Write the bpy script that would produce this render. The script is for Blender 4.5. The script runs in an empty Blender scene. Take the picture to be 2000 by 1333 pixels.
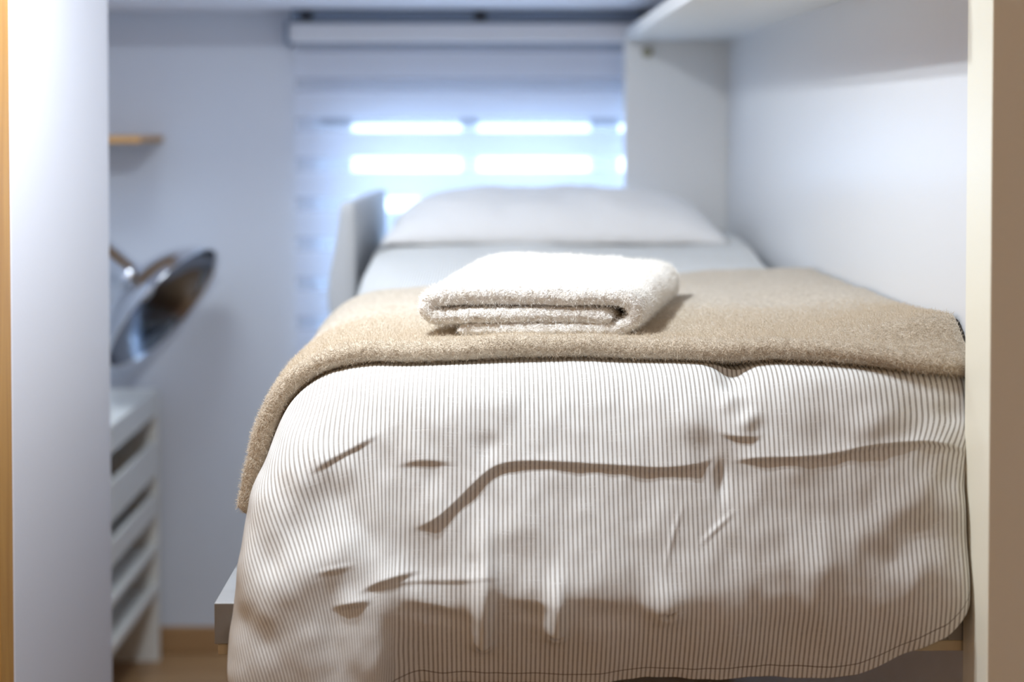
import bpy, math
import numpy as np
from mathutils import Vector, Matrix

C = bpy.context.scene.collection
scene = bpy.context.scene
CAM_H = 1.44          # camera height; the room is modelled in metres, y runs along the bed
CEIL_Z = CAM_H + 0.80
rng = np.random.RandomState(7)

# ------------------------------------------------------------------ camera
cam_d = bpy.data.cameras.new('camera')
cam = bpy.data.objects.new('camera', cam_d); C.objects.link(cam)
cam.location = (0, 0, CAM_H)
cam.rotation_euler = (math.pi / 2 - 0.0245, 0, -0.0144)
cam_d.sensor_width = 36; cam_d.lens = 50
cam_d.shift_y = -0.179
cam_d.clip_start = 0.05
cam_d.dof.use_dof = True
cam_d.dof.focus_distance = 1.92
cam_d.dof.aperture_fstop = 1.7
scene.camera = cam

# ------------------------------------------------------------------ colour management
vs = scene.view_settings
vs.view_transform = 'Standard'; vs.look = 'None'; vs.gamma = 1; vs.use_curve_mapping = False
vs.exposure = 0.0

# ------------------------------------------------------------------ world: bright bluish daylight outside
w = bpy.data.worlds.new('sky'); scene.world = w; w.use_nodes = True
bg = w.node_tree.nodes['Background']
bg.inputs[0].default_value = (0.58, 0.77, 1.0, 1); bg.inputs[1].default_value = 6.3

# ------------------------------------------------------------------ lamps
def area(name, loc, target, size, power, color, spread=180, shape='DISK'):
    d = bpy.data.lights.new(name, 'AREA'); d.shape = shape; d.size = size
    d.energy = power; d.color = color; d.spread = math.radians(spread)
    o = bpy.data.objects.new(name, d); C.objects.link(o); o.location = loc
    v = Vector(target) - Vector(loc); o.rotation_euler = v.to_track_quat('-Z', 'Y').to_euler()
    return o
KEY = (0.90, 0.965, 1.04)
area('ceiling_spot_light', (-0.37, 1.745, CAM_H + 0.58), (-0.24, 1.95, 0), 0.045, 10.0, KEY)
area('ceiling_spot_light', (-0.29, 1.84, CAM_H + 0.58), (-0.16, 2.05, 0), 0.045, 10.0, KEY)
area('added_far_fill', (-0.80, 2.90, CEIL_Z - 0.02), (-0.60, 3.15, 0), 0.45, 11.5, (0.84, 0.92, 1.0), shape='SQUARE')  # added soft cool fill to lift the far end; no roof opening there
area('hallway_lamp_light', (0.40, -0.75, CAM_H + 0.60), (0.3, 1.8, CAM_H - 0.2), 0.6, 6.4, (1.0, 0.585, 0.26))

# ------------------------------------------------------------------ helpers
def prop(o, label=None, cat=None, group=None, kind=None):
    if label: o['label'] = label
    if cat: o['category'] = cat
    if group: o['group'] = group
    if kind: o['kind'] = kind
    return o

def mesh_obj(name, verts, faces, mat, parent=None, smooth=False, uv=None):
    me = bpy.data.meshes.new(name)
    me.from_pydata([tuple(map(float, v)) for v in verts], [], [tuple(int(i) for i in f) for f in faces])
    if smooth:
        me.polygons.foreach_set('use_smooth', [True] * len(me.polygons))
    if uv is not None:
        l = me.uv_layers.new(name='UVMap')
        vi = np.zeros(len(me.loops), dtype=np.int32); me.loops.foreach_get('vertex_index', vi)
        l.data.foreach_set('uv', np.asarray(uv, dtype=np.float32)[vi].ravel())
    me.update()
    o = bpy.data.objects.new(name, me); C.objects.link(o)
    if mat: me.materials.append(mat)
    if parent: o.parent = parent
    return o

def empty(name, loc=(0, 0, 0)):
    o = bpy.data.objects.new(name, None); o.empty_display_size = 0.1
    C.objects.link(o); o.location = loc
    return o

class MB:
    """collects boxes and tubes into one mesh, given in room coordinates"""
    def __init__(s): s.v = []; s.f = []
    def box(s, x0, x1, y0, y1, z0, z1):
        n = len(s.v)
        s.v += [(x, y, z) for z in (z0, z1) for y in (y0, y1) for x in (x0, x1)]
        s.f += [tuple(n + i for i in q) for q in ((0, 2, 3, 1), (4, 5, 7, 6), (0, 1, 5, 4), (2, 6, 7, 3), (0, 4, 6, 2), (1, 3, 7, 5))]
        return s
    def ring_sweep(s, pts, rad, seg=12, cap=True):
        n0 = len(s.v); pts = [Vector(p) for p in pts]
        up = Vector((0, 0, 1))
        for i, p in enumerate(pts):
            t = (pts[min(i + 1, len(pts) - 1)] - pts[max(i - 1, 0)]).normalized()
            a = t.cross(up) if abs(t.dot(up)) < 0.95 else t.cross(Vector((1, 0, 0)))
            a.normalize(); b = t.cross(a)
            r = rad[i] if hasattr(rad, '__len__') else rad
            for k in range(seg):
                q = 2 * math.pi * k / seg
                s.v.append(tuple(p + a * (r * math.cos(q)) + b * (r * math.sin(q))))
        for i in range(len(pts) - 1):
            for k in range(seg):
                k2 = (k + 1) % seg
                s.f.append((n0 + i * seg + k, n0 + i * seg + k2, n0 + (i + 1) * seg + k2, n0 + (i + 1) * seg + k))
        if cap:
            s.f.append(tuple(n0 + k for k in range(seg))[::-1])
            s.f.append(tuple(n0 + (len(pts) - 1) * seg + k for k in range(seg)))
        return s
    def build(s, name, mat, parent=None, bevel=0, smooth=False):
        off = Vector((0, 0, 0))
        if parent:
            p = parent
            while p: off += Vector(p.location); p = p.parent
            vv = [(x - off.x, y - off.y, z - off.z) for x, y, z in s.v]
        else:
            vv = s.v
        o = mesh_obj(name, vv, s.f, mat, parent, smooth)
        if bevel:
            m = o.modifiers.new('bevel', 'BEVEL'); m.width = bevel; m.segments = 3; m.limit_method = 'ANGLE'
        return o

def Z(z): return CAM_H + z

# ------------------------------------------------------------------ materials
def mat(name, color, rough=0.6, metallic=0, spec=0.5, bump=None, noise_col=None, sheen=0, coat=0):
    m = bpy.data.materials.new(name); m.use_nodes = True
    nt = m.node_tree; b = nt.nodes['Principled BSDF']
    b.inputs['Base Color'].default_value = (*color, 1); b.inputs['Roughness'].default_value = rough
    b.inputs['Metallic'].default_value = metallic; b.inputs['Specular IOR Level'].default_value = spec
    b.inputs['Sheen Weight'].default_value = sheen; b.inputs['Coat Weight'].default_value = coat
    tc = nt.nodes.new('ShaderNodeTexCoord')
    if bump:
        scale, strength, dist = bump
        n = nt.nodes.new('ShaderNodeTexNoise'); n.inputs['Scale'].default_value = scale; n.inputs['Detail'].default_value = 4
        nt.links.new(tc.outputs['Object'], n.inputs['Vector'])
        bp = nt.nodes.new('ShaderNodeBump'); bp.inputs['Strength'].default_value = strength; bp.inputs['Distance'].default_value = dist
        nt.links.new(n.outputs['Fac'], bp.inputs['Height']); nt.links.new(bp.outputs[0], b.inputs['Normal'])
    if noise_col:
        scale, c2 = noise_col
        n = nt.nodes.new('ShaderNodeTexNoise'); n.inputs['Scale'].default_value = scale; n.inputs['Detail'].default_value = 5
        nt.links.new(tc.outputs['Object'], n.inputs['Vector'])
        mx = nt.nodes.new('ShaderNodeMix'); mx.data_type = 'RGBA'
        mx.inputs[6].default_value = (*color, 1); mx.inputs[7].default_value = (*c2, 1)
        nt.links.new(n.outputs['Fac'], mx.inputs[0]); nt.links.new(mx.outputs[2], b.inputs['Base Color'])
    return m

def wood(name, c1, c2, axis_scale=(1, 14, 14), rough=0.45):
    m = mat(name, c1, rough); nt = m.node_tree; b = nt.nodes['Principled BSDF']
    tc = nt.nodes.new('ShaderNodeTexCoord'); mp = nt.nodes.new('ShaderNodeMapping')
    mp.inputs['Scale'].default_value = axis_scale
    n = nt.nodes.new('ShaderNodeTexNoise'); n.inputs['Scale'].default_value = 3; n.inputs['Detail'].default_value = 7; n.inputs['Distortion'].default_value = 0.7
    cr = nt.nodes.new('ShaderNodeValToRGB'); cr.color_ramp.elements[0].position = 0.3; cr.color_ramp.elements[1].position = 0.7
    cr.color_ramp.elements[0].color = (*c1, 1); cr.color_ramp.elements[1].color = (*c2, 1)
    nt.links.new(tc.outputs['Object'], mp.inputs[0]); nt.links.new(mp.outputs[0], n.inputs['Vector'])
    nt.links.new(n.outputs['Fac'], cr.inputs[0]); nt.links.new(cr.outputs[0], b.inputs['Base Color'])
    return m

M = {}
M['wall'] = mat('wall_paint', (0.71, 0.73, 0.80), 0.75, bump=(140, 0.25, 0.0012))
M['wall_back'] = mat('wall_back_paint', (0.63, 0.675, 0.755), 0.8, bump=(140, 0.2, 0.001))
M['ceiling'] = mat('ceiling_paint', (0.88, 0.90, 0.97), 0.8)
M['floor'] = wood('floor_laminate', (0.30, 0.17, 0.08), (0.42, 0.26, 0.13), (1.2, 9, 9), 0.4)
M['oak'] = wood('oak_trim', (0.42, 0.21, 0.055), (0.56, 0.31, 0.09), (12, 12, 1), 0.5)
M['base'] = wood('baseboard_wood', (0.33, 0.19, 0.085), (0.42, 0.25, 0.12), (1, 9, 9), 0.45)
M['cream'] = mat('cream_laminate', (0.82, 0.79, 0.65), 0.32, noise_col=(3, (0.84, 0.81, 0.68)))
M['panel'] = mat('pale_laminate', (0.79, 0.80, 0.79), 0.4)
M['cabinet'] = mat('white_laminate', (0.69, 0.70, 0.71), 0.30, spec=0.5)
M['shelfwhite'] = mat('white_melamine', (0.80, 0.81, 0.78), 0.4)
M['chrome'] = mat('chrome', (0.78, 0.80, 0.84), 0.07, 1.0)
M['steel'] = mat('dark_steel', (0.25, 0.26, 0.28), 0.35, 1.0)
M['railmat'] = mat('grey_upholstery', (0.50, 0.52, 0.54), 0.7, bump=(300, 0.3, 0.001))
M['frame'] = mat('grey_bed_frame', (0.33, 0.34, 0.345), 0.3, noise_col=(25, (0.26, 0.265, 0.27)), bump=(60, 0.2, 0.001))
M['ply'] = mat('pale_plywood', (0.66, 0.60, 0.45), 0.6, noise_col=(40, (0.50, 0.42, 0.28)))
M['mattress'] = mat('dark_mattress_cover', (0.045, 0.05, 0.06), 0.9)
M['pillow'] = mat('off_white_cotton', (0.74, 0.74, 0.74), 0.9, sheen=0.2, bump=(60, 0.25, 0.003))
M['track'] = mat('grey_aluminium', (0.20, 0.26, 0.36), 0.45, 0.3)
M['cassette'] = mat('blind_cassette_white', (0.72, 0.76, 0.82), 0.4)
M['pvc'] = mat('window_pvc', (0.80, 0.82, 0.85), 0.35)
M['brass'] = mat('cupboard_catch', (0.35, 0.33, 0.22), 0.5)

def textile(name, c_hi, c_lo, scale, strength, dist, sheen=0.4):
    m = mat(name, c_hi, 1.0, spec=0.1, sheen=sheen); nt = m.node_tree; b = nt.nodes['Principled BSDF']
    tc = nt.nodes.new('ShaderNodeTexCoord')
    n = nt.nodes.new('ShaderNodeTexNoise'); n.inputs['Scale'].default_value = scale; n.inputs['Detail'].default_value = 3; n.inputs['Distortion'].default_value = 0.6
    v = nt.nodes.new('ShaderNodeTexNoise'); v.inputs['Scale'].default_value = scale * 0.28; v.inputs['Detail'].default_value = 2
    nt.links.new(tc.outputs['Object'], n.inputs['Vector']); nt.links.new(tc.outputs['Object'], v.inputs['Vector'])
    ad = nt.nodes.new('ShaderNodeMath'); ad.operation = 'ADD'
    nt.links.new(n.outputs['Fac'], ad.inputs[0]); nt.links.new(v.outputs['Fac'], ad.inputs[1])
    cr = nt.nodes.new('ShaderNodeMapRange'); cr.inputs[1].default_value = 0.72; cr.inputs[2].default_value = 1.2
    nt.links.new(ad.outputs[0], cr.inputs[0])
    mx = nt.nodes.new('ShaderNodeMix'); mx.data_type = 'RGBA'; mx.inputs[6].default_value = (*c_lo, 1); mx.inputs[7].default_value = (*c_hi, 1)
    nt.links.new(cr.outputs[0], mx.inputs[0]); nt.links.new(mx.outputs[2], b.inputs['Base Color'])
    bp = nt.nodes.new('ShaderNodeBump'); bp.inputs['Strength'].default_value = strength; bp.inputs['Distance'].default_value = dist
    nt.links.new(ad.outputs[0], bp.inputs['Height']); nt.links.new(bp.outputs[0], b.inputs['Normal'])
    return m
M['fleece'] = textile('beige_fleece', (0.70, 0.615, 0.49), (0.42, 0.34, 0.24), 520, 0.9, 0.0035)
M['terry'] = textile('white_terry', (0.90, 0.885, 0.85), (0.80, 0.765, 0.69), 420, 0.8, 0.003, 0.3)

def striped():
    m = mat('striped_cotton', (0.8, 0.79, 0.77), 0.85, spec=0.25); nt = m.node_tree; b = nt.nodes['Principled BSDF']
    N = nt.nodes.new; L = nt.links.new
    uv = N('ShaderNodeUVMap'); uv.uv_map = 'UVMap'; sp = N('ShaderNodeSeparateXYZ'); L(uv.outputs[0], sp.inputs[0])
    def mth(op, a, bb=None, c=None):
        x = N('ShaderNodeMath'); x.operation = op
        for i, q in enumerate((a, bb, c)):
            if q is None: continue
            if isinstance(q, (int, float)): x.inputs[i].default_value = q
            else: L(q, x.inputs[i])
        return x.outputs[0]
    # thread irregularity along the stripes
    mp = N('ShaderNodeMapping'); mp.inputs['Scale'].default_value = (900, 60, 1); L(uv.outputs[0], mp.inputs[0])
    nz = N('ShaderNodeTexNoise'); nz.inputs['Scale'].default_value = 1; nz.inputs['Detail'].default_value = 2; L(mp.outputs[0], nz.inputs['Vector'])
    ph = mth('MULTIPLY_ADD', nz.outputs['Fac'], 0.12, mth('DIVIDE', sp.outputs[0], 0.00588))
    fr = mth('FRACT', ph)
    d = mth('ABSOLUTE', mth('SUBTRACT', fr, 0.5))
    mr = N('ShaderNodeMapRange'); mr.interpolation_type = 'SMOOTHSTEP'; mr.inputs[1].default_value = 0.13; mr.inputs[2].default_value = 0.25
    mr.inputs[3].default_value = 1; mr.inputs[4].default_value = 0; L(d, mr.inputs[0])
    # pale slubs running across
    mp2 = N('ShaderNodeMapping'); mp2.inputs['Scale'].default_value = (28, 1100, 1); L(uv.outputs[0], mp2.inputs[0])
    n2 = N('ShaderNodeTexNoise'); n2.inputs['Scale'].default_value = 1; n2.inputs['Detail'].default_value = 1; L(mp2.outputs[0], n2.inputs['Vector'])
    sl = N('ShaderNodeMapRange'); sl.inputs[1].default_value = 0.60; sl.inputs[2].default_value = 0.76; L(n2.outputs['Fac'], sl.inputs[0])
    f = mth('MULTIPLY', mr.outputs[0], mth('SUBTRACT', 1, mth('MULTIPLY', sl.outputs[0], 0.55)))
    f = mth('MULTIPLY', f, mth('MULTIPLY_ADD', nz.outputs['Fac'], 0.3, 0.80))
    mx = N('ShaderNodeMix'); mx.data_type = 'RGBA'; mx.inputs[6].default_value = (0.80, 0.82, 0.815, 1); mx.inputs[7].default_value = (0.355, 0.335, 0.31, 1)
    L(f, mx.inputs[0])
    # hem stitching: a thin dark line a little above the hem (v = distance from the hem)
    hd = mth('ABSOLUTE', mth('SUBTRACT', sp.outputs[1], 0.019))
    hs = N('ShaderNodeMapRange'); hs.inputs[1].default_value = 0.0004; hs.inputs[2].default_value = 0.0011; hs.inputs[3].default_value = 0.85; hs.inputs[4].default_value = 0; L(hd, hs.inputs[0])
    mx2 = N('ShaderNodeMix'); mx2.data_type = 'RGBA'; mx2.inputs[7].default_value = (0.10, 0.07, 0.05, 1)
    L(hs.outputs[0], mx2.inputs[0]); L(mx.outputs[2], mx2.inputs[6]); L(mx2.outputs[2], b.inputs['Base Color'])
    bp = N('ShaderNodeBump'); bp.inputs['Strength'].default_value = 0.35; bp.inputs['Distance'].default_value = 0.0006
    L(mth('ADD', n2.outputs['Fac'], nz.outputs['Fac']), bp.inputs['Height']); L(bp.outputs[0], b.inputs['Normal'])
    return m
M['stripe'] = striped()

# ------------------------------------------------------------------ noise in numpy
def perlin(x, y, seed=0, octaves=1, gain=0.5):
    out = np.zeros_like(x, dtype=float); amp = 1.0; fx = 1.0
    for o in range(octaves):
        r = np.random.RandomState(seed + 31 * o); g = r.rand(256, 256) * 2 * np.pi
        X = x * fx; Y = y * fx
        xi = np.floor(X).astype(int); yi = np.floor(Y).astype(int); xf = X - xi; yf = Y - yi
        u = xf ** 3 * (xf * (xf * 6 - 15) + 10); v = yf ** 3 * (yf * (yf * 6 - 15) + 10)
        def gr(i, j):
            t = g[(xi + i) % 256, (yi + j) % 256]
            return np.cos(t) * (xf - i) + np.sin(t) * (yf - j)
        a = gr(0, 0) * (1 - u) + gr(1, 0) * u; b = gr(0, 1) * (1 - u) + gr(1, 1) * u
        out += amp * (a * (1 - v) + b * v); amp *= gain; fx *= 2
    return out
def sstep(a, b, x):
    t = np.clip((x - a) / (b - a), 0, 1); return t * t * (3 - 2 * t)

def catmull(pts, n=400):
    """smooth curve through points, resampled by arc length"""
    P = np.array(pts, float); P = np.vstack([2 * P[0] - P[1], P, 2 * P[-1] - P[-2]]); out = []
    for i in range(1, len(P) - 2):
        t = np.linspace(0, 1, 40, endpoint=False)[:, None]
        p0, p1, p2, p3 = P[i - 1], P[i], P[i + 1], P[i + 2]
        out.append(0.5 * (2 * p1 + (p2 - p0) * t + (2 * p0 - 5 * p1 + 4 * p2 - p3) * t ** 2 + (3 * p1 - p0 - 3 * p2 + p3) * t ** 3))
    out.append(P[-2][None]); Q = np.vstack(out)
    s = np.r_[0, np.cumsum(np.linalg.norm(np.diff(Q, axis=0), axis=1))]
    S = np.linspace(0, s[-1], n)
    return S, np.stack([np.interp(S, s, Q[:, k]) for k in range(Q.shape[1])], 1)

# ------------------------------------------------------------------ the draped bedding surface
YC = 1.94; XL = -0.12; XR = 0.585; ZT = -0.324
FRONT = catmull([(0, 0), (.05, .010), (.082, .032), (.104, .066), (.128, .125), (.160, .205), (.184, .268), (.178, .310), (.152, .365), (.13, .41), (.11, .48)])
LEFTP = catmull([(0, 0), (.05, .010), (.082, .032), (.104, .066), (.128, .125), (.160, .205), (.186, .268), (.202, .320), (.212, .37), (.212, .41), (.200, .47)])
RIGHTP = catmull([(0, 0), (.022, .001), (.042, .010), (.056, .035), (.074, .10), (.092, .19), (.106, .260), (.100, .31), (.076, .37), (.055, .42), (.04, .49)])
SIDE = catmull([(0, 0), (.055, .006), (.110, .022), (.150, .055), (.172, .10), (.187, .16), (.198, .22), (.203, .27), (.208, .32), (.214, .37), (.214, .47)])
def prof(P, t):
    S, Q = P; return np.interp(t, S, Q[:, 0]), np.interp(t, S, Q[:, 1])

RIDGES = [  # folds of the duvet on the foot side: kind, height, width, path in (x, height relative to the camera)
    ('step', 0.0065, 0.035, [(-0.102, -0.515), (-0.07, -0.504), (-0.038, -0.478), (-0.006, -0.45), (0.016, -0.44), (0.052, -0.437), (0.103, -0.439), (0.168, -0.443), (0.219, -0.445), (0.265, -0.44), (0.288, -0.427)]),
    ('step', 0.006, 0.014, [(0.304, -0.434), (0.343, -0.43), (0.415, -0.425), (0.481, -0.412), (0.54, -0.406), (0.578, -0.412), (0.599, -0.427)]),
    ('step', 0.004, 0.03, [(-0.238, -0.454), (-0.201, -0.432), (-0.169, -0.416), (-0.14, -0.401)]),
    ('step', 0.003, 0.015, [(-0.129, -0.442), (-0.09, -0.436), (-0.039, -0.439)]),
    ('ridge', -0.0025, 0.012, [(0.005, -0.398), (-0.006, -0.421), (-0.016, -0.445)]),
    ('drip', 0.024, 0.013, [(-0.008, -0.47), (-0.009, -0.56), (-0.011, -0.648)]),
    ('drip', 0.018, 0.013, [(0.084, -0.545), (0.08, -0.632)]),
    ('ridge', -0.002, 0.011, [(-0.022, -0.537), (-0.024, -0.576)]),
    ('ridge', -0.014, 0.018, [(0.326, -0.310), (0.322, -0.325), (0.315, -0.337), (0.313, -0.358)]),
    ('step', 0.005, 0.018, [(0.287, -0.398), (0.312, -0.405), (0.338, -0.405), (0.352, -0.398)]),
    ('ridge', 0.005, 0.010, [(0.344, -0.364), (0.335, -0.381), (0.313, -0.398)]),
    ('ridge', -0.006, 0.007, [(0.297, -0.424), (0.293, -0.462), (0.294, -0.493)]),
    ('ridge', 0.004, 0.010, [(0.321, -0.347), (0.307, -0.364), (0.29, -0.375)]),
    ('ridge', 0.003, 0.018, [(0.224, -0.369), (0.256, -0.387), (0.276, -0.416)]),
    ('step', 0.005, 0.020, [(-0.171, -0.588), (-0.146, -0.577), (-0.12, -0.569), (-0.082, -0.558)]),
    ('step', 0.007, 0.020, [(-0.202, -0.602), (-0.171, -0.598), (-0.145, -0.594)]),
    ('drip', 0.010, 0.018, [(0.215, -0.555), (0.22, -0.61)]),
    ('ridge', -0.006, 0.035, [(-0.298, -0.576), (-0.255, -0.528), (-0.205, -0.481), (-0.167, -0.451)]),
    ('ridge', 0.008, 0.03, [(-0.311, -0.627), (-0.253, -0.576), (-0.203, -0.552), (-0.153, -0.516)]),
    ('ridge', 0.006, 0.03, [(-0.276, -0.475), (-0.232, -0.439), (-0.195, -0.41)]),
    ('ridge', -0.006, 0.03, [(-0.076, -0.627), (-0.069, -0.6)]),
    ('ridge', -0.005, 0.03, [(0.044, -0.627), (0.047, -0.594)]),
    ('ridge', -0.006, 0.035, [(0.14, -0.634), (0.145, -0.594)]),
    ('ridge', 0.003, 0.022, [(0.574, -0.445), (0.505, -0.493), (0.445, -0.534), (0.386, -0.582)]),
    ('ridge', -0.003, 0.022, [(0.583, -0.481), (0.522, -0.522), (0.469, -0.564)]),
    ('ridge', 0.005, 0.02, [(0.53, -0.358), (0.485, -0.387), (0.443, -0.398)]),
    ('ridge', 0.003, 0.02, [(0.579, -0.534), (0.526, -0.576), (0.469, -0.627)]),
    ('ridge', -0.004, 0.018, [(0.584, -0.358), (0.55, -0.387)]),
    ('ridge', 0.0016, 0.003, [(0.247, -0.478), (0.229, -0.522), (0.215, -0.57)]),
    ('ridge', 0.0018, 0.003, [(0.314, -0.487), (0.287, -0.51), (0.257, -0.537)]),
    ('ridge', 0.0014, 0.003, [(-0.228, -0.564), (-0.165, -0.553)]),
    ('step', 0.002, 0.015, [(-0.165, -0.582), (-0.101, -0.573), (-0.038, -0.572), (0.019, -0.57)]),
]
def fold(X, Zz, kind, amp, w, path):
    S, Q = catmull(path, 60)
    best = np.full(X.shape, 1e9); sd = np.zeros_like(X); tt = np.zeros_like(X)
    for i in range(len(Q) - 1):
        a, b = Q[i], Q[i + 1]; d = b - a; L = np.hypot(*d) + 1e-9
        u = np.clip(((X - a[0]) * d[0] + (Zz - a[1]) * d[1]) / L ** 2, 0, 1)
        dx = X - a[0] - u * d[0]; dz = Zz - a[1] - u * d[1]; r = np.hypot(dx, dz)
        m = r < best; best = np.where(m, r, best)
        sgn = np.sign(-d[1] * dx + d[0] * dz); sd = np.where(m, sgn * r, sd); tt = np.where(m, (i + u) / (len(Q) - 1), tt)
    ends = np.minimum(np.hypot(X - Q[0][0], Zz - Q[0][1]), np.hypot(X - Q[-1][0], Zz - Q[-1][1]))
    taper = sstep(0, 1, np.minimum(np.clip(tt * S[-1] / min(0.04, S[-1] * .45), 0, 1), np.clip((1 - tt) * S[-1] / min(0.04, S[-1] * .45), 0, 1)))
    if kind == 'ridge':
        return amp * taper * np.exp(-(best / w) ** 2)
    if kind == 'drip':   # a hanging fold that grows downwards and ends bluntly
        return amp * sstep(0, 1, tt) * sstep(0.0, 0.012, np.hypot(X - Q[-1][0], Zz - Q[-1][1]) + 0.03 * (tt < 0.999)) * np.exp(-(best / w) ** 2)
    # step: the cloth above the line lies over the cloth below it
    up = np.exp(-np.maximum(sd, 0) / w) * sstep(-0.004, 0.003, sd)
    return amp * taper * up

def bedding(a, b, extra=0.0, wrinkles=True):
    """a across the bed, b along it; cloth beyond the edges falls down the profile. Returns positions (relative to camera height)"""
    a = np.asarray(a, float); b = np.asarray(b, float)
    yc = YC - 0.080 * sstep(0.16, 0.52, a)
    la = np.maximum(0, XL - a); lb = np.maximum(0, YC - b); r = np.hypot(la, lb) + 1e-9
    sn = la / r; cs = lb / r
    fo, fd = prof(FRONT, r); ro, rd = prof(RIGHTP, r)
    kr = sstep(0.16, 0.52, a); fo = fo * (1 - kr) + ro * kr; fd = fd * (1 - kr) + rd * kr
    lo, ld = prof(LEFTP, r); kl = sstep(-0.08, -0.17, a); fo = fo * (1 - kl) + lo * kl; fd = fd * (1 - kl) + ld * kl
    so, sdn = prof(SIDE, r); so = so + 0.008 * sstep(0.02, 0.15, lb) * sstep(0.12, 0.28, r)
    sdn = sdn * (1 - 0.8 * sstep(2.75, 3.15, b) * (1 - sstep(0.17, 0.26, r)))   # flat to the edge beside the guard rail
    wgt = sn ** 2
    out = fo * (1 - wgt) + so * wgt; dn = fd * (1 - wgt) + sdn * wgt
    # the side hang is pulled in next to the padded rail
    pull = 1 - 0.07 * sstep(2.9, 3.15, b); out = out * np.where(sn > 0.5, pull, 1)
    pw = 2 + 5 * sstep(0.10, 0.32, r)          # the hanging corner squares off further down
    k = np.where(r > 1e-6, (sn ** pw + cs ** pw + 1e-12) ** (-1 / pw), 0)
    X = np.clip(a, XL, None) - so * np.where(sn > 0.5, pull, 1) * sn * k
    Y = np.where(b < YC, yc, b + (yc - YC) * np.clip(1 - (b - YC) / 0.8, 0, 1)) - fo * cs * k
    top = ZT + 0.008 * sstep(0.20, 0.58, a) + 0.045 * sstep(2.7, 3.4, b) + 0.006 * np.exp(-((b - 2.4) / 0.4) ** 2)
    Zz = top - dn
    if wrinkles:
        on_top = 1 - sstep(0.0, 0.08, r)
        nz = 0.006 * perlin(a * 5, b * 5, 3, 2) + 0.010 * perlin(a * 2.3 + 5, b * 2.3, 8) * on_top
        foot = sstep(0.02, 0.10, lb)
        nz = nz + foot * (0.006 * perlin(X * 7 + 3, Zz * 7, 11, 2) + 0.0025 * perlin(X * 20 + 3, Zz * 16, 12, 2, 0.6))
        # broad lobes low on the foot side
        nz = nz + foot * sstep(-0.50, -0.58, Zz) * (0.011 * perlin(X * 11, Zz * 3.5, 21) + 0.003 * perlin(X * 26, Zz * 7, 22))
        sel = foot > 0
        for k in RIDGES:
            dd = np.zeros_like(X); dd[sel] = fold(X[sel], Zz[sel], *k); nz = nz + dd * np.where(k[0] == 'ridge' , 1, 1)
        # the little valley that runs back under the blanket
        nz = nz - 0.012 * np.exp(-((a - 0.325) / 0.022) ** 2) * np.exp(-(np.maximum(0, b - 1.90) / 0.07) ** 2) * sstep(0.06, 0.0, lb)
    else:
        nz = 0.010 * perlin(a * 2.3 + 5, b * 2.3, 8) * (1 - sstep(0.0, 0.08, r)) + 0.006 * perlin(a * 5, b * 5, 3, 2)
    return X, Y, Zz, nz + extra, (sn, cs, r)

def grid_normals(P):
    du = np.gradient(P, axis=1); dv = np.gradient(P, axis=0)
    n = np.cross(du, dv); n /= (np.linalg.norm(n, axis=2, keepdims=True) + 1e-12)
    return n
def grid_faces(nr, nc, closed_r=False):
    i = np.arange(nr - (0 if closed_r else 1))[:, None]; j = np.arange(nc - 1)[None]
    i2 = (i + 1) % nr
    return np.stack([i * nc + j, i * nc + j + 1, i2 * nc + j + 1, i2 * nc + j], -1).reshape(-1, 4)

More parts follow.
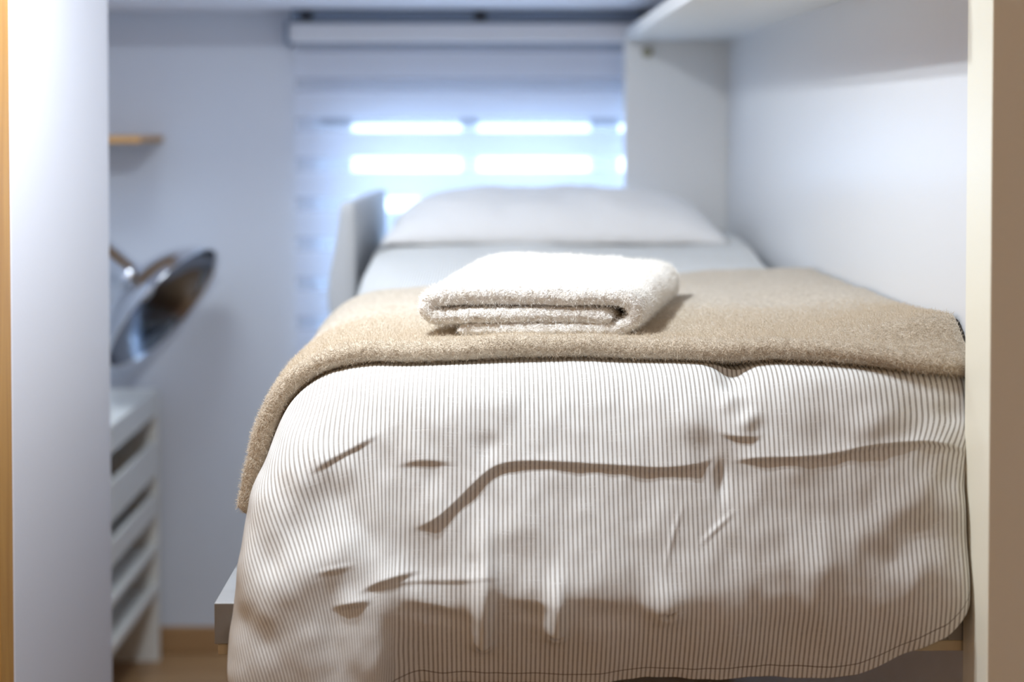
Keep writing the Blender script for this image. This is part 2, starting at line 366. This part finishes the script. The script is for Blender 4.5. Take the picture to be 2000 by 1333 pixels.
# ---- duvet
def build_duvet():
    a = np.r_[np.linspace(-0.47, -0.30, 36)[:-1], np.linspace(-0.30, 0.640, 420)]
    s_f = np.linspace(1, 0, 230)[:-1]; b_t = np.r_[np.linspace(0, 0.12, 40)[:-1], np.linspace(0.12, 1.72, 110)]
    hem = 0.482 - 0.037 * sstep(0.18, 0.45, a) - 0.075 * sstep(0.42, 0.60, a) ** 1.3 - 0.05 * sstep(0.565, 0.62, a) + 0.004 * np.sin(a * 21)
    lbm = hem[None] * s_f[:, None]
    B = np.vstack([YC - lbm, YC + np.repeat(b_t[:, None], len(a), 1)])
    A = np.repeat(a[None], B.shape[0], 0)
    X, Y, Zz, nz, (sn, cs, r) = bedding(np.minimum(A, XR), B)
    X0, Y0, Z0, n0, _ = bedding(np.minimum(A, XR) - 1e-3, B, wrinkles=False); X1, Y1, Z1, n1, _ = bedding(np.minimum(A, XR), B, wrinkles=False)
    e = 1e-3
    Xa, Ya, Za, _, _ = bedding(np.minimum(A, XR), B + e, wrinkles=False); Xb, Yb, Zb, _, _ = bedding(np.minimum(A, XR), B - e, wrinkles=False)
    N = np.cross(np.stack([X1 - X0, Y1 - Y0, Z1 - Z0], -1), np.stack([Xa - Xb, Ya - Yb, Za - Zb], -1))
    N /= np.linalg.norm(N, axis=2, keepdims=True) + 1e-12
    P = np.stack([X, Y, Zz], -1)
    # right border rolls inwards next to the cabinet
    ra = np.maximum(0, A - XR); R_ = 0.017; ang = np.clip(ra / R_, 0, np.pi / 2)
    P = P + N * (nz * (1 - sstep(0.0, 0.05, ra)))[..., None]
    Nb = N.copy(); Nb[..., 0] = 0; Nb /= np.linalg.norm(Nb, axis=2, keepdims=True) + 1e-9
    P[..., 0] += 0.020 * sstep(1.775, 1.80, P[..., 1]) * sstep(0.48, 0.58, A)
    P[..., 0] -= (0.034 + 0.006 * np.sin(B * 9)) * sstep(2.45, 2.95, B) * sstep(0.40, 0.58, A)   # a gap opens towards the head
    P[..., 0] += R_ * np.sin(ang) + 0.004 * sstep(0.02, 0.05, ra) * np.sin(Zz * 38)
    P -= Nb * (R_ * (1 - np.cos(ang)) + np.maximum(0, ra - R_ * np.pi / 2) * 0.9)[..., None]
    vv = np.where(B < YC, (hem[None] - (YC - B)), hem[None] + (B - YC))
    UV = np.stack([A, vv], -1).reshape(-1, 2)
    P[..., 2] += CAM_H
    nr, nc = A.shape
    o = mesh_obj('duvet', P.reshape(-1, 3), grid_faces(nr, nc), M['stripe'], None, True, UV)
    md = o.modifiers.new('thickness', 'SOLIDIFY'); md.thickness = 0.003; md.offset = -1
    prop(o, 'thin brown and white striped duvet draped over the foot of the bed', 'duvet')
    return o

# ---- blanket
def build_blanket():
    a = np.r_[np.linspace(-0.455, -0.12, 170)[:-1], np.linspace(-0.12, 0.616, 330)]
    bf = 1.925 - 0.030 * sstep(0.30, 0.60, a) + 0.010 * sstep(-0.12, -0.30, a) + 0.004 * np.sin(a * 17) - 0.006 * np.exp(-((a - 0.31) / 0.05) ** 2)
    bb = 2.54 + 0.20 * sstep(-0.25, 0.45, a) + 0.006 * np.sin(a * 11)
    th = 0.028 + 0.004 * perlin(a * 6, a * 0 + .3, 5) + 0.004 * np.exp(-((a - 0.31) / 0.08) ** 2)
    th = th * np.sqrt(np.clip((a + 0.455) / 0.010, 0.02, 1))
    nr_nose = 26; rows_b = []; rows_h = []
    ph = np.linspace(-np.pi / 2, np.pi / 2, nr_nose)
    for k in (0.10, 0.05): rows_b.append(bf + th / 2 + k); rows_h.append(0 * th + 0.0015)
    for p in ph: rows_b.append(bf + th / 2 * (1 - np.cos(p) * 1.15)); rows_h.append(0.0015 + th / 2 * (1 + np.sin(p)))
    tt = np.linspace(0, 1, 170)[1:] ** 1.25
    for t in tt:
        b = (bf + th / 2) * (1 - t) + bb * t
        rows_b.append(b); rows_h.append(0.0015 + th * np.sqrt(np.clip((1 - t) / 0.015, 0, 1)))
    B = np.array(rows_b); H = np.array(rows_h); A = np.repeat(a[None], len(B), 0)
    X, Y, Zz, nz, _ = bedding(np.minimum(A, XR), B, wrinkles=False)
    # push-up against the cabinet back
    base_b = np.repeat(np.linspace(1.5, 3.0, 60)[:, None], len(a), 1)
    e = 1e-3
    def pos(A_, B_):
        x, y, z, _, _ = bedding(np.minimum(A_, XR), B_, wrinkles=False); return np.stack([x, y, z], -1)
    P = np.stack([X, Y, Zz], -1)
    da = pos(np.minimum(A, XR - 2 * e) + e, B) - pos(np.minimum(A, XR - 2 * e) - e, B); db = pos(A, B + e) - pos(A, B - e)
    N = np.cross(da, db); N /= np.linalg.norm(N, axis=2, keepdims=True) + 1e-12
    soft = 0.004 * perlin(A * 9, B * 9, 15, 2) * sstep(0, 0.02, H)
    P = P + N * (nz + H + soft + 0.001)[..., None]
    P[..., 0] += np.maximum(0, A - XR) * 1.0
    P[..., 2] += (0.012 * (1 - sstep(2.1, 2.7, B)) + 0.026 * (1 - sstep(1.90, 2.15, B))) * sstep(0.40, 0.60, A) * sstep(0.012, 0.075, B - bf[None])
    # fine pile
    P += N * (0.0007 * perlin(A * 420, B * 420, 44, 1) * sstep(0.0, 0.01, H))[..., None]
    P[..., 2] += CAM_H
    o = mesh_obj('blanket', P.reshape(-1, 3), grid_faces(*A.shape), M['fleece'], None, True)
    prop(o, 'beige fleece blanket folded across the middle of the bed', 'blanket')
    return o

# ---- towel
def build_towel():
    path = [(-.048, .0085), (.04, .0075), (.13, .008), (.172, .010), (.193, .022), (.196, .038), (.178, .050), (.12, .054), (.04, .0565), (-.04, .0575), (-.078, .051), (-.0905, .040), (-.084, .0290), (-.066, .0262), (.0, .0285), (.08, .0285), (.14, .0265), (.166, .0255)]
    S, Q = catmull(path, 260)
    T = np.gradient(Q, axis=0); T /= np.linalg.norm(T, axis=1, keepdims=True); Nn = np.stack([-T[:, 1], T[:, 0]], 1)
    s = S / S[-1]
    half = 0.0113 + 0.0022 * sstep(0.38, 0.46, s) * (1 - sstep(0.62, 0.72, s))
    half = half * np.sqrt(np.clip(np.minimum(s / 0.012, (1 - s) / 0.012), 0.0, 1)) + 1e-4
    n = len(s); nv = 150
    v = np.linspace(0, 1, nv)
    vv = 0.34 * (v + 0)
    edge = 0.011
    rnd = np.sqrt(np.clip(1 - np.clip(1 - np.minimum(vv, 0.34 - vv) / edge, 0, 1) ** 2, 0.0, 1))
    verts = np.zeros((nv, 2 * n, 3))
    for j in range(nv):
        q = vv[j] / 0.34
        lift = 1 + 0.22 * q
        C2 = Q.copy()
        C2[:, 1] = C2[:, 1] * lift
        nwob = 0.0026 * perlin(s * 9, s * 0 + q * 3, 71, 2)
        C2[:, 1] += nwob * (C2[:, 1] > 0.02)
        hh = half * (0.12 + 0.88 * rnd[j])
        o1 = C2 + Nn * hh[:, None]; o2 = C2 - Nn * hh[:, None]
        O = np.vstack([o1, o2[::-1]])
        u = O[:, 0]; wz = np.maximum(O[:, 1], 0.0)
        # the front border runs a little unevenly
        dep = vv[j] + 0.006 * perlin(np.r_[s, s[::-1]] * 6, np.full(2 * n, .5), 33) * (1 - q)
        x = u + 0.10 + 0.28 * dep * (1 - 0.25 * (1 - sstep(-0.05, 0.08, u))) - 0.10
        y = 1.958 + dep * 0.98 - 0.12 * (u + 0.05) * (0.25)
        bump = 0.006 * perlin(x * 14, y * 14, 91, 2) * sstep(0.035, 0.05, wz)
        verts[j] = np.stack([x, y, wz + bump], -1)
    ring = 2 * n
    # fluff
    mn = np.stack([verts[..., 0], verts[..., 1], verts[..., 2]], -1)
    gn = grid_normals(np.concatenate([mn, mn[:, :1]], 1))[:, :ring]
    cx = perlin(mn[..., 0] * 170 + mn[..., 2] * 130, mn[..., 1] * 170 + mn[..., 2] * 90, 55, 3, 0.7)
    mn = mn + gn * (0.0022 * cx)[..., None]
    f = []
    j = np.arange(nv - 1)[:, None]; i = np.arange(ring)[None]; i2 = (i + 1) % ring
    f = np.stack([j * ring + i, j * ring + i2, (j + 1) * ring + i2, (j + 1) * ring + i], -1).reshape(-1, 4)
    caps = []
    for jj in (0, nv - 1):
        for k in range(n - 1):
            q = (jj * ring + k, jj * ring + k + 1, jj * ring + ring - 2 - k, jj * ring + ring - 1 - k)
            caps.append(q[::-1] if jj == 0 else q)
    faces = [tuple(x) for x in f] + caps
    V = mn.reshape(-1, 3).copy(); V[:, 2] = np.maximum(V[:, 2], -0.001)
    V[:, 2] += Z(-0.295)
    o = mesh_obj('towel', V, faces, M['terry'], None, True)
    prop(o, 'folded fluffy white towel lying on the beige blanket', 'towel')
    return o

# ---- pillow
def build_pillow():
    n = 90; u = np.linspace(-1, 1, n); U, V = np.meshgrid(u, u)
    W = 0.404; D = 0.215; H = 0.108
    px = W * U * (1 - 0.05 * (1 - U ** 2) * 0 - 0.035 * (V ** 2) * (1 - np.abs(U)) ) * (0.955 + 0.045 * V ** 2)
    py = D * V * (0.93 + 0.07 * U ** 2)
    t = np.clip(1 - np.abs(U) ** 5.0, 0, 1) ** 0.60 * np.clip(1 - np.abs(V) ** 2.4, 0, 1) ** 0.55
    wob = 0.012 * perlin(U * 2.2 + 4, V * 1.6, 61, 3)
    rs = []
    for sg in (1, -1):
        z = sg * H * t * (1.0 if sg > 0 else 0.12) + (wob * t if sg > 0 else 0)
        seam = 0.003 * perlin(U * 12, V * 12, 62)
        rs.append(np.stack([px, py, z + seam], -1).reshape(-1, 3))
    Vv = np.vstack(rs); f1 = grid_faces(n, n); f2 = (f1 + n * n)[:, ::-1]
    Vv += np.array([0.146, 3.47, 0]); 
    Vv[:, 2] += Z(-0.268) + 0.010 * (Vv[:, 1] - 3.45) / 0.2
    o = mesh_obj('pillow', Vv, np.vstack([f1, f2]), M['pillow'], None, True)
    me = o.data
    import bmesh
    bm = bmesh.new(); bm.from_mesh(me); bmesh.ops.remove_doubles(bm, verts=bm.verts, dist=1e-5); bm.to_mesh(me); bm.free()
    prop(o, 'plump off-white pillow at the head of the bed', 'pillow')
    return o

# ------------------------------------------------------------------ room shell
def struct(name, mb, m, **k):
    o = mb.build(name, m, **k); o['kind'] = 'structure'; return o
CEIL = Z(0.80); YB = 3.85; XW0 = -1.35; XW1 = 1.30; YR = -1.7
struct('floor', MB().box(XW0 - .1, XW1 + .1, YR - .1, YB + .15, -0.1, 0), M['floor'])
struct('ceiling', MB().box(XW0 - .1, XW1 + .1, YR - .1, YB + .15, CEIL, CEIL + .1), M['ceiling'])
# lowered soffit over the window
struct('trim_1', MB().box(XW0, XW1, 3.32, YB, Z(0.302), CEIL), M['ceiling'])
# back wall with the window opening
WX0, WX1, WZ0, WZ1 = -0.47, 0.80, Z(-0.72), Z(0.045)
bw = MB().box(XW0 - .1, WX0, YB, YB + .15, 0, CEIL).box(WX1, XW1 + .1, YB, YB + .15, 0, CEIL)
bw.box(WX0, WX1, YB, YB + .15, 0, WZ0).box(WX0, WX1, YB, YB + .15, WZ1, CEIL)
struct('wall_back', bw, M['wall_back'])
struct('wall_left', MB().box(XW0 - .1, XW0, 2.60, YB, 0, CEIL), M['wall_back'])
struct('wall_right', MB().box(XW1, XW1 + .1, YR, YB, 0, CEIL), M['wall'])
struct('wall_front', MB().box(XW0, XW1, YR - .1, YR, 0, CEIL), M['wall'])
struct('wall_partition', MB().box(XW0, -0.70, 2.08, 2.613, 0, CEIL), M['wall'], bevel=0.003)
struct('wall_hall', MB().box(XW0 - .1, -0.74, YR, 1.24, 0, CEIL), M['wall'])
dr = struct('door_1', MB().box(-0.76, -0.72, 1.30, 2.02, 0, Z(0.62)), M['oak'], bevel=0.003)
MB().box(-0.72, -0.714, 1.40, 1.92, 0.95, 1.9).box(-0.72, -0.714, 1.40, 1.92, 0.15, 0.8).build('door_panel', M['oak'], dr, bevel=0.003)
struct('trim_2', MB().box(-0.80, -0.7005, 2.02, 2.0799, 0, Z(0.69)).box(-0.80, -0.7005, 1.24, 1.30, 0, Z(0.69)).box(-0.80, -0.7005, 1.24, 2.0799, Z(0.62), Z(0.69)), M['oak'], bevel=0.004)
struct('baseboard_back', MB().box(XW0, XW1, YB - .014, YB, 0, 0.072), M['base'], bevel=0.004)
struct('baseboard_left', MB().box(XW0, XW0 + .014, 2.62, YB - .015, 0, 0.072), M['base'], bevel=0.004)

# window: white frame with glass panes
win = MB()
yw0, yw1 = 3.925, 3.975
win.box(WX0, -0.385, yw0, yw1, WZ0, WZ1).box(-0.085, -0.037, yw0, yw1, WZ0, WZ1).box(0.272, 0.352, yw0, yw1, WZ0, WZ1).box(WX1 - .06, WX1, yw0, yw1, WZ0, WZ1)
win.box(WX0, WX1, yw0, yw1, WZ1 - .05, WZ1).box(WX0, WX1, yw0, yw1, WZ0, WZ0 + .08)
wo = struct('window_1', win, M['pvc'])
gm = bpy.data.materials.new('window_glass'); gm.use_nodes = True
nt = gm.node_tree; nt.nodes.clear(); out = nt.nodes.new('ShaderNodeOutputMaterial')
tr = nt.nodes.new('ShaderNodeBsdfTransparent'); gl = nt.nodes.new('ShaderNodeBsdfGlossy'); gl.inputs['Roughness'].default_value = 0.02
mxs = nt.nodes.new('ShaderNodeMixShader'); mxs.inputs[0].default_value = 0.06
nt.links.new(tr.outputs[0], mxs.inputs[1]); nt.links.new(gl.outputs[0], mxs.inputs[2]); nt.links.new(mxs.outputs[0], out.inputs[0])
for x0, x1 in ((-0.385, -0.085), (-0.037, 0.272), (0.352, WX1 - .06)):
    MB().box(x0, x1, 3.945, 3.951, WZ0 + .08, WZ1 - .05).build('window_pane', gm, wo)

# ------------------------------------------------------------------ zebra blind
bl = empty('window_blind', (0.04, 3.80, Z(0.23)))
prop(bl, 'white day-and-night roller blind with sheer bands hanging in front of the window', 'blind')
MB().box(-0.535, 0.62, 3.76, 3.84, Z(0.214), Z(0.264)).build('cassette', M['cassette'], bl, bevel=0.006)
MB().box(-0.545, -0.535, 3.755, 3.845, Z(0.208), Z(0.27)).build('end_cap', M['track'], bl, bevel=0.002)
MB().box(-0.53, 0.64, 3.78, 3.84, Z(0.268), Z(0.300)).build('mounting_rail', M['track'], bl)
for x in (-0.49, -0.03, 0.41):
    MB().box(x - .016, x + .016, 3.772, 3.80, Z(0.272), Z(0.296)).build('bracket', M['mattress'], bl, bevel=0.003)
def blind_mat():
    m = bpy.data.materials.new('zebra_fabric'); m.use_nodes = True; nt = m.node_tree; nt.nodes.clear()
    N = nt.nodes.new; L = nt.links.new; out = N('ShaderNodeOutputMaterial')
    geo = N('ShaderNodeNewGeometry'); sp = N('ShaderNodeSeparateXYZ'); L(geo.outputs['Position'], sp.inputs[0])
    def mth(op, a, b=None):
        x = N('ShaderNodeMath'); x.operation = op
        for i, q in enumerate((a, b)):
            if q is None: continue
            if isinstance(q, (int, float)): x.inputs[i].default_value = q
            else: L(q, x.inputs[i])
        return x.outputs[0]
    # sheer bands centred every 0.107 m
    per = 0.1067
    f = mth('FRACT', mth('ADD', mth('DIVIDE', mth('SUBTRACT', sp.outputs[2], Z(-0.0045)), per), 50.5))
    d = mth('ABSOLUTE', mth('SUBTRACT', f, 0.5))
    mr = N('ShaderNodeMapRange'); mr.inputs[1].default_value = 0.155; mr.inputs[2].default_value = 0.185; mr.inputs[3].default_value = 1; mr.inputs[4].default_value = 0
    L(d, mr.inputs[0])
    dif = N('ShaderNodeBsdfDiffuse'); dif.inputs[0].default_value = (0.76, 0.80, 0.87, 1)
    tl = N('ShaderNodeBsdfTranslucent'); tl.inputs[0].default_value = (0.60, 0.66, 0.82, 1)
    op = N('ShaderNodeMixShader'); op.inputs[0].default_value = 0.36; L(dif.outputs[0], op.inputs[1]); L(tl.outputs[0], op.inputs[2])
    sh = N('ShaderNodeMixShader'); sh.inputs[0].default_value = 0.5
    trn = N('ShaderNodeBsdfTransparent'); dif2 = N('ShaderNodeMixShader'); dif2.inputs[0].default_value = 0.5
    L(dif.outputs[0], dif2.inputs[1]); L(tl.outputs[0], dif2.inputs[2])
    L(dif2.outputs[0], sh.inputs[1]); L(trn.outputs[0], sh.inputs[2])
    fin = N('ShaderNodeMixShader'); L(mr.outputs[0], fin.inputs[0]); L(op.outputs[0], fin.inputs[1]); L(sh.outputs[0], fin.inputs[2])
    L(fin.outputs[0], out.inputs[0]); return m
zb = blind_mat()
nx, nz_ = 60, 160
xx = np.linspace(-0.525, 0.61, nx); zz = np.linspace(Z(-0.78), Z(0.216), nz_)
XX, ZZ = np.meshgrid(xx, zz)
YY = 3.815 + 0.0015 * np.sin(XX * 9)
o = mesh_obj('blind_fabric', np.stack([XX - 0.04, YY - 3.80, ZZ - Z(0.23)], -1).reshape(-1, 3), grid_faces(nz_, nx), zb, bl, True)
MB().box(-0.525, 0.61, 3.807, 3.823, Z(-0.80), Z(-0.78)).build('bottom_bar', M['cassette'], bl, bevel=0.003)

# ------------------------------------------------------------------ wall-bed cabinet
cab = empty('wall_bed_cabinet', (0.62, 2.8, 0))
prop(cab, 'tall cream cabinet on the right housing the folded-down wall bed', 'cabinet')
MB().box(0.622, 0.640, 1.7945, 3.77, 0, Z(0.246)).build('back_panel', M['cabinet'], cab)
MB().box(0.351, 0.622, 3.75, 3.77, 0.0, Z(0.216)).build('side_panel', M['panel'], cab, bevel=0.0015)
o = MB().box(0.351, 0.640, 1.795, 3.77, Z(0.2165), Z(0.246)).build('top_panel', M['panel'], cab, bevel=0.0015)
o = MB().box(0.602, XW1 - .001, 1.704, 1.794, 0.0, CEIL - .002).build('end_panel', M['cream'], cab, bevel=0.002)
o['label'] = 'thick end panel with a bright cream front edge and tan outer face'
kn = MB().ring_sweep([(0.41, 3.7495, Z(0.186)), (0.41, 3.735, Z(0.186)), (0.41, 3.725, Z(0.186))], [0.014, 0.013, 0.009], 16).build('catch', M['brass'], cab, smooth=True)

# ------------------------------------------------------------------ bed
bed = empty('fold_down_bed', (0.13, 2.78, Z(-0.68)))
prop(bed, 'single fold-down bed with grey frame pulled out of the cream cabinet', 'bed')
zt, zb_, zp = Z(-0.611), Z(-0.664), Z(-0.6785)
MB().box(-0.353, -0.325, 1.800, 3.74, zb_, zt).build('side_rail', M['frame'], bed, bevel=0.0015)
MB().box(0.585, 0.610, 1.800, 3.74, zb_, zt).build('side_rail', M['frame'], bed, bevel=0.0015)
MB().box(-0.325, 0.585, 1.800, 1.825, zb_, zt).build('foot_rail', M['frame'], bed, bevel=0.0015)
MB().box(-0.325, 0.585, 3.715, 3.74, zb_, zt).build('head_rail', M['frame'], bed, bevel=0.0015)
MB().box(-0.349, 0.608, 1.802, 3.738, zp, zb_ - 0.0003).build('base_board', M['ply'], bed, bevel=0.002)
# padded guard rail at the head, leaning outwards and rounded at its end
def guard():
    n = 40; rows = []
    prof2 = [(0.0, 0.0), (0.003, 0.009), (0.016, 0.011), (0.031, 0.009), (0.036, 0.0), (0.040, -0.04), (0.050, -0.10), (0.060, -0.15), (0.064, -0.20), (0.058, -0.245), (0.045, -0.275), (0.020, -0.30), (0.004, -0.30), (0.001, -0.22), (0.0, -0.10)]
    Pp = catmull(prof2 + [prof2[0]], 70)[1][:-1]
    cen = Pp.mean(0)
    ys = [3.175, 3.177, 3.182, 3.19] + list(np.linspace(3.2, 3.77, 12)) + [3.778, 3.78]
    sc = [0.80, 0.90, 0.96, 0.99] + [1] * 12 + [0.97, 0.9]
    V = []
    for y, k in zip(ys, sc):
        t = (y - 3.2) / 0.58
        xin = -0.303 + 0.024 * t
        q = cen + (Pp - cen) * np.array([k, 1 - (1 - k) * 0.25])
        hs = 1 - 0.35 * t
        for p in q:
            V.append((xin - p[0] * (1 - 0.2 * t), y, Z(-0.188 + 0.004 * t) + p[1] * hs))
    n = len(Pp); F = []
    for i in range(len(ys) - 1):
        for k in range(n):
            k2 = (k + 1) % n; F.append((i * n + k, i * n + k2, (i + 1) * n + k2, (i + 1) * n + k))
    F.append(tuple(range(n))[::-1]); F.append(tuple((len(ys) - 1) * n + k for k in range(n)))
    V = [(x - 0.13, y - 2.78, z - Z(-0.68)) for x, y, z in V]
    return mesh_obj('guard_rail', V, F, M['railmat'], bed, True)
g = guard(); g['label'] = 'grey padded guard rail beside the pillow'
for yy_ in (3.30, 3.60):
    MB().box(-0.352, -0.334, yy_, yy_ + .02, zt, Z(-0.45)).build('rail_bracket', M['steel'], bed)
MB().box(-0.30, 0.584, 1.90, 3.71, zb_ + .001, zt).build('slat_base', M['ply'], bed)

mt = MB().box(-0.262, 0.580, 1.862, 3.71, zt + .001, Z(-0.372)).build('mattress', M['mattress'], None, bevel=0.035)
prop(mt, 'dark mattress hidden under the duvet, showing in the gap beside the cabinet back', 'mattress')

build_duvet(); blanket = build_blanket(); towel = build_towel(); build_pillow()

def pile(o, count, length, weights, fibre, rough=0.0012, seed=1):
    vg = o.vertex_groups.new(name='pile')
    wv = np.round(np.clip(weights, 0, 1), 1)
    for lv in np.unique(wv):
        if lv > 0: vg.add(np.nonzero(wv == lv)[0].tolist(), float(lv), 'REPLACE')
    md = o.modifiers.new('pile', 'PARTICLE_SYSTEM'); ps = md.particle_system; ps.vertex_group_density = 'pile'; ps.seed = seed
    st = ps.settings; st.type = 'HAIR'; st.count = count; st.hair_length = length; st.hair_step = 3; st.render_step = 3; st.display_step = 2
    st.root_radius = 0.35; st.tip_radius = 0.15; st.radius_scale = 0.001; o.data.materials.append(fibre); st.material = 2
    st.use_advanced_hair = True; st.brownian_factor = rough; st.factor_random = rough; st.roughness_2 = 0.0004; st.roughness_2_size = 0.4
    st.emit_from = 'FACE'; st.use_emit_random = True; st.distribution = 'RAND'

co = np.zeros(len(blanket.data.vertices) * 3); blanket.data.vertices.foreach_get('co', co); co = co.reshape(-1, 3)
pile(blanket, 150000, 0.0009, 1 - sstep(1.98, 2.22, co[:, 1]), mat('fleece_fibre', (0.66, 0.58, 0.465), 0.9, spec=0.1))
co = np.zeros(len(towel.data.vertices) * 3); towel.data.vertices.foreach_get('co', co); co = co.reshape(-1, 3)
pile(towel, 120000, 0.0017, np.ones(len(co)), mat('terry_fibre', (0.93, 0.915, 0.87), 0.9, spec=0.1), seed=4)

# ------------------------------------------------------------------ shelf unit in the recess
su = empty('shelf_unit', (-1.1, 3.4, 0))
prop(su, 'white shelf unit with open trays standing in the left recess', 'shelf unit')
ux0, ux1, uy0, uy1 = XW0 + .02, -0.89, 2.75, 3.80
T = Z(-0.709)
MB().box(ux0, ux1, uy1 - .02, uy1, 0, T - .018).build('side_panel', M['shelfwhite'], su, bevel=0.001)
MB().box(ux0, ux1, uy0, uy0 + .02, 0, T - .018).build('side_panel', M['shelfwhite'], su, bevel=0.001)
MB().box(ux0, ux0 + .01, uy0 + .02, uy1 - .02, 0, T - .018).build('back_panel', M['shelfwhite'], su)
MB().box(ux0, ux1, uy0, uy1, T - .018, T).build('top_board', M['shelfwhite'], su, bevel=0.001)
MB().box(ux1 - .016, ux1 - .001, uy0 + .021, uy1 - .021, Z(-0.776), T - .0185).build('front_strip', M['shelfwhite'], su, bevel=0.001)
for z1, z0, xf in ((-0.846, -0.9375, ux1), (-0.9856, -1.043, ux1), (-1.120, -1.139, ux1), (-1.228, -1.252, ux1)):
    tr_ = MB().box(ux0 + .012, xf - .017, uy0 + .022, uy1 - .022, Z(z0), Z(z0) + .010).build('tray', M['shelfwhite'], su)
    MB().box(xf - .016, xf - .001, uy0 + .021, uy1 - .021, Z(z0), Z(z1)).build('tray_front', M['shelfwhite'], tr_, bevel=0.001)

# wall shelf
ws = MB().box(XW0, -0.885, 3.60, YB - .001, Z(-0.050), Z(-0.034)).build('wall_shelf', M['oak'], None, bevel=0.001)
prop(ws, 'small orange-brown wooden shelf fixed high on the back wall of the recess', 'shelf')

# ------------------------------------------------------------------ chrome desk lamp
lamp = empty('desk_lamp', (-1.16, 3.62, T))
prop(lamp, 'chrome desk lamp with a wide tilted reflector shade on the shelf unit', 'lamp')
def lathe(pts, origin, axis, seg, name, m, parent):
    ax = Vector(axis).normalized(); a = ax.cross(Vector((0, 1, 0))).normalized(); b = ax.cross(a)
    V = []; F = []
    off = Vector(lamp.location)
    for r, s in pts:
        for k in range(seg):
            q = 2 * math.pi * k / seg
            V.append(tuple(Vector(origin) + ax * s + a * (r * math.cos(q)) + b * (r * math.sin(q)) - off))
    for i in range(len(pts) - 1):
        for k in range(seg):
            k2 = (k + 1) % seg; F.append((i * seg + k, i * seg + k2, (i + 1) * seg + k2, (i + 1) * seg + k))
    return mesh_obj(name, V, F, m, parent, True)
AX = Vector((0.77, -0.20, -0.60)).normalized()
RC = Vector((-0.835, 3.62, Z(-0.470)))
_, dome = catmull([(0.036, -0.118), (0.055, -0.108), (0.10, -0.088), (0.145, -0.060), (0.175, -0.030), (0.188, -0.008), (0.192, 0.0)], 40)
pts = [tuple(p) for p in dome] + [(0.195, 0.003), (0.194, 0.006), (0.190, 0.003), (0.186, -0.006)] + [(max(r - 0.004, .001), s + 0.004) for r, s in dome[::-1][4:]]
lathe(pts, RC, AX, 96, 'lamp_shade', M['chrome'], lamp)
lathe([(0.001, -0.262), (0.030, -0.262), (0.040, -0.252), (0.041, -0.13), (0.047, -0.122), (0.047, -0.108), (0.036, -0.104), (0.001, -0.104)], RC, AX, 48, 'socket_housing', M['chrome'], lamp)
lathe([(max(r - 0.006, .001), s_ + 0.006) for r, s_ in dome[::-1][1:]], RC, AX, 96, 'reflector', mat('darkened_chrome', (0.30, 0.33, 0.38), 0.16, 1.0), lamp)  # inner face of the chrome shade, dark reflections put into its colour
bulb_m = mat('opal_bulb', (0.8, 0.8, 0.78), 0.3)
lathe([(0.012, -0.103), (0.014, -0.092), (0.024, -0.078), (0.027, -0.064), (0.020, -0.052), (0.001, -0.048)], RC, AX, 32, 'bulb', bulb_m, lamp)
J = RC + AX * (-0.25)
MB().ring_sweep([(-1.16, 3.62, T + .02), (-1.16, 3.62, T + .20), (-1.155, 3.62, T + .34), (J.x - .05, 3.617, J.z + .03), (J.x, J.y, J.z)], 0.009, 12).build('arm', M['chrome'], lamp, smooth=True)
MB().ring_sweep([(-1.16, 3.62, T + .0005), (-1.16, 3.62, T + .014), (-1.16, 3.62, T + .022)], [0.085, 0.085, 0.06], 48).build('lamp_base', M['chrome'], lamp)
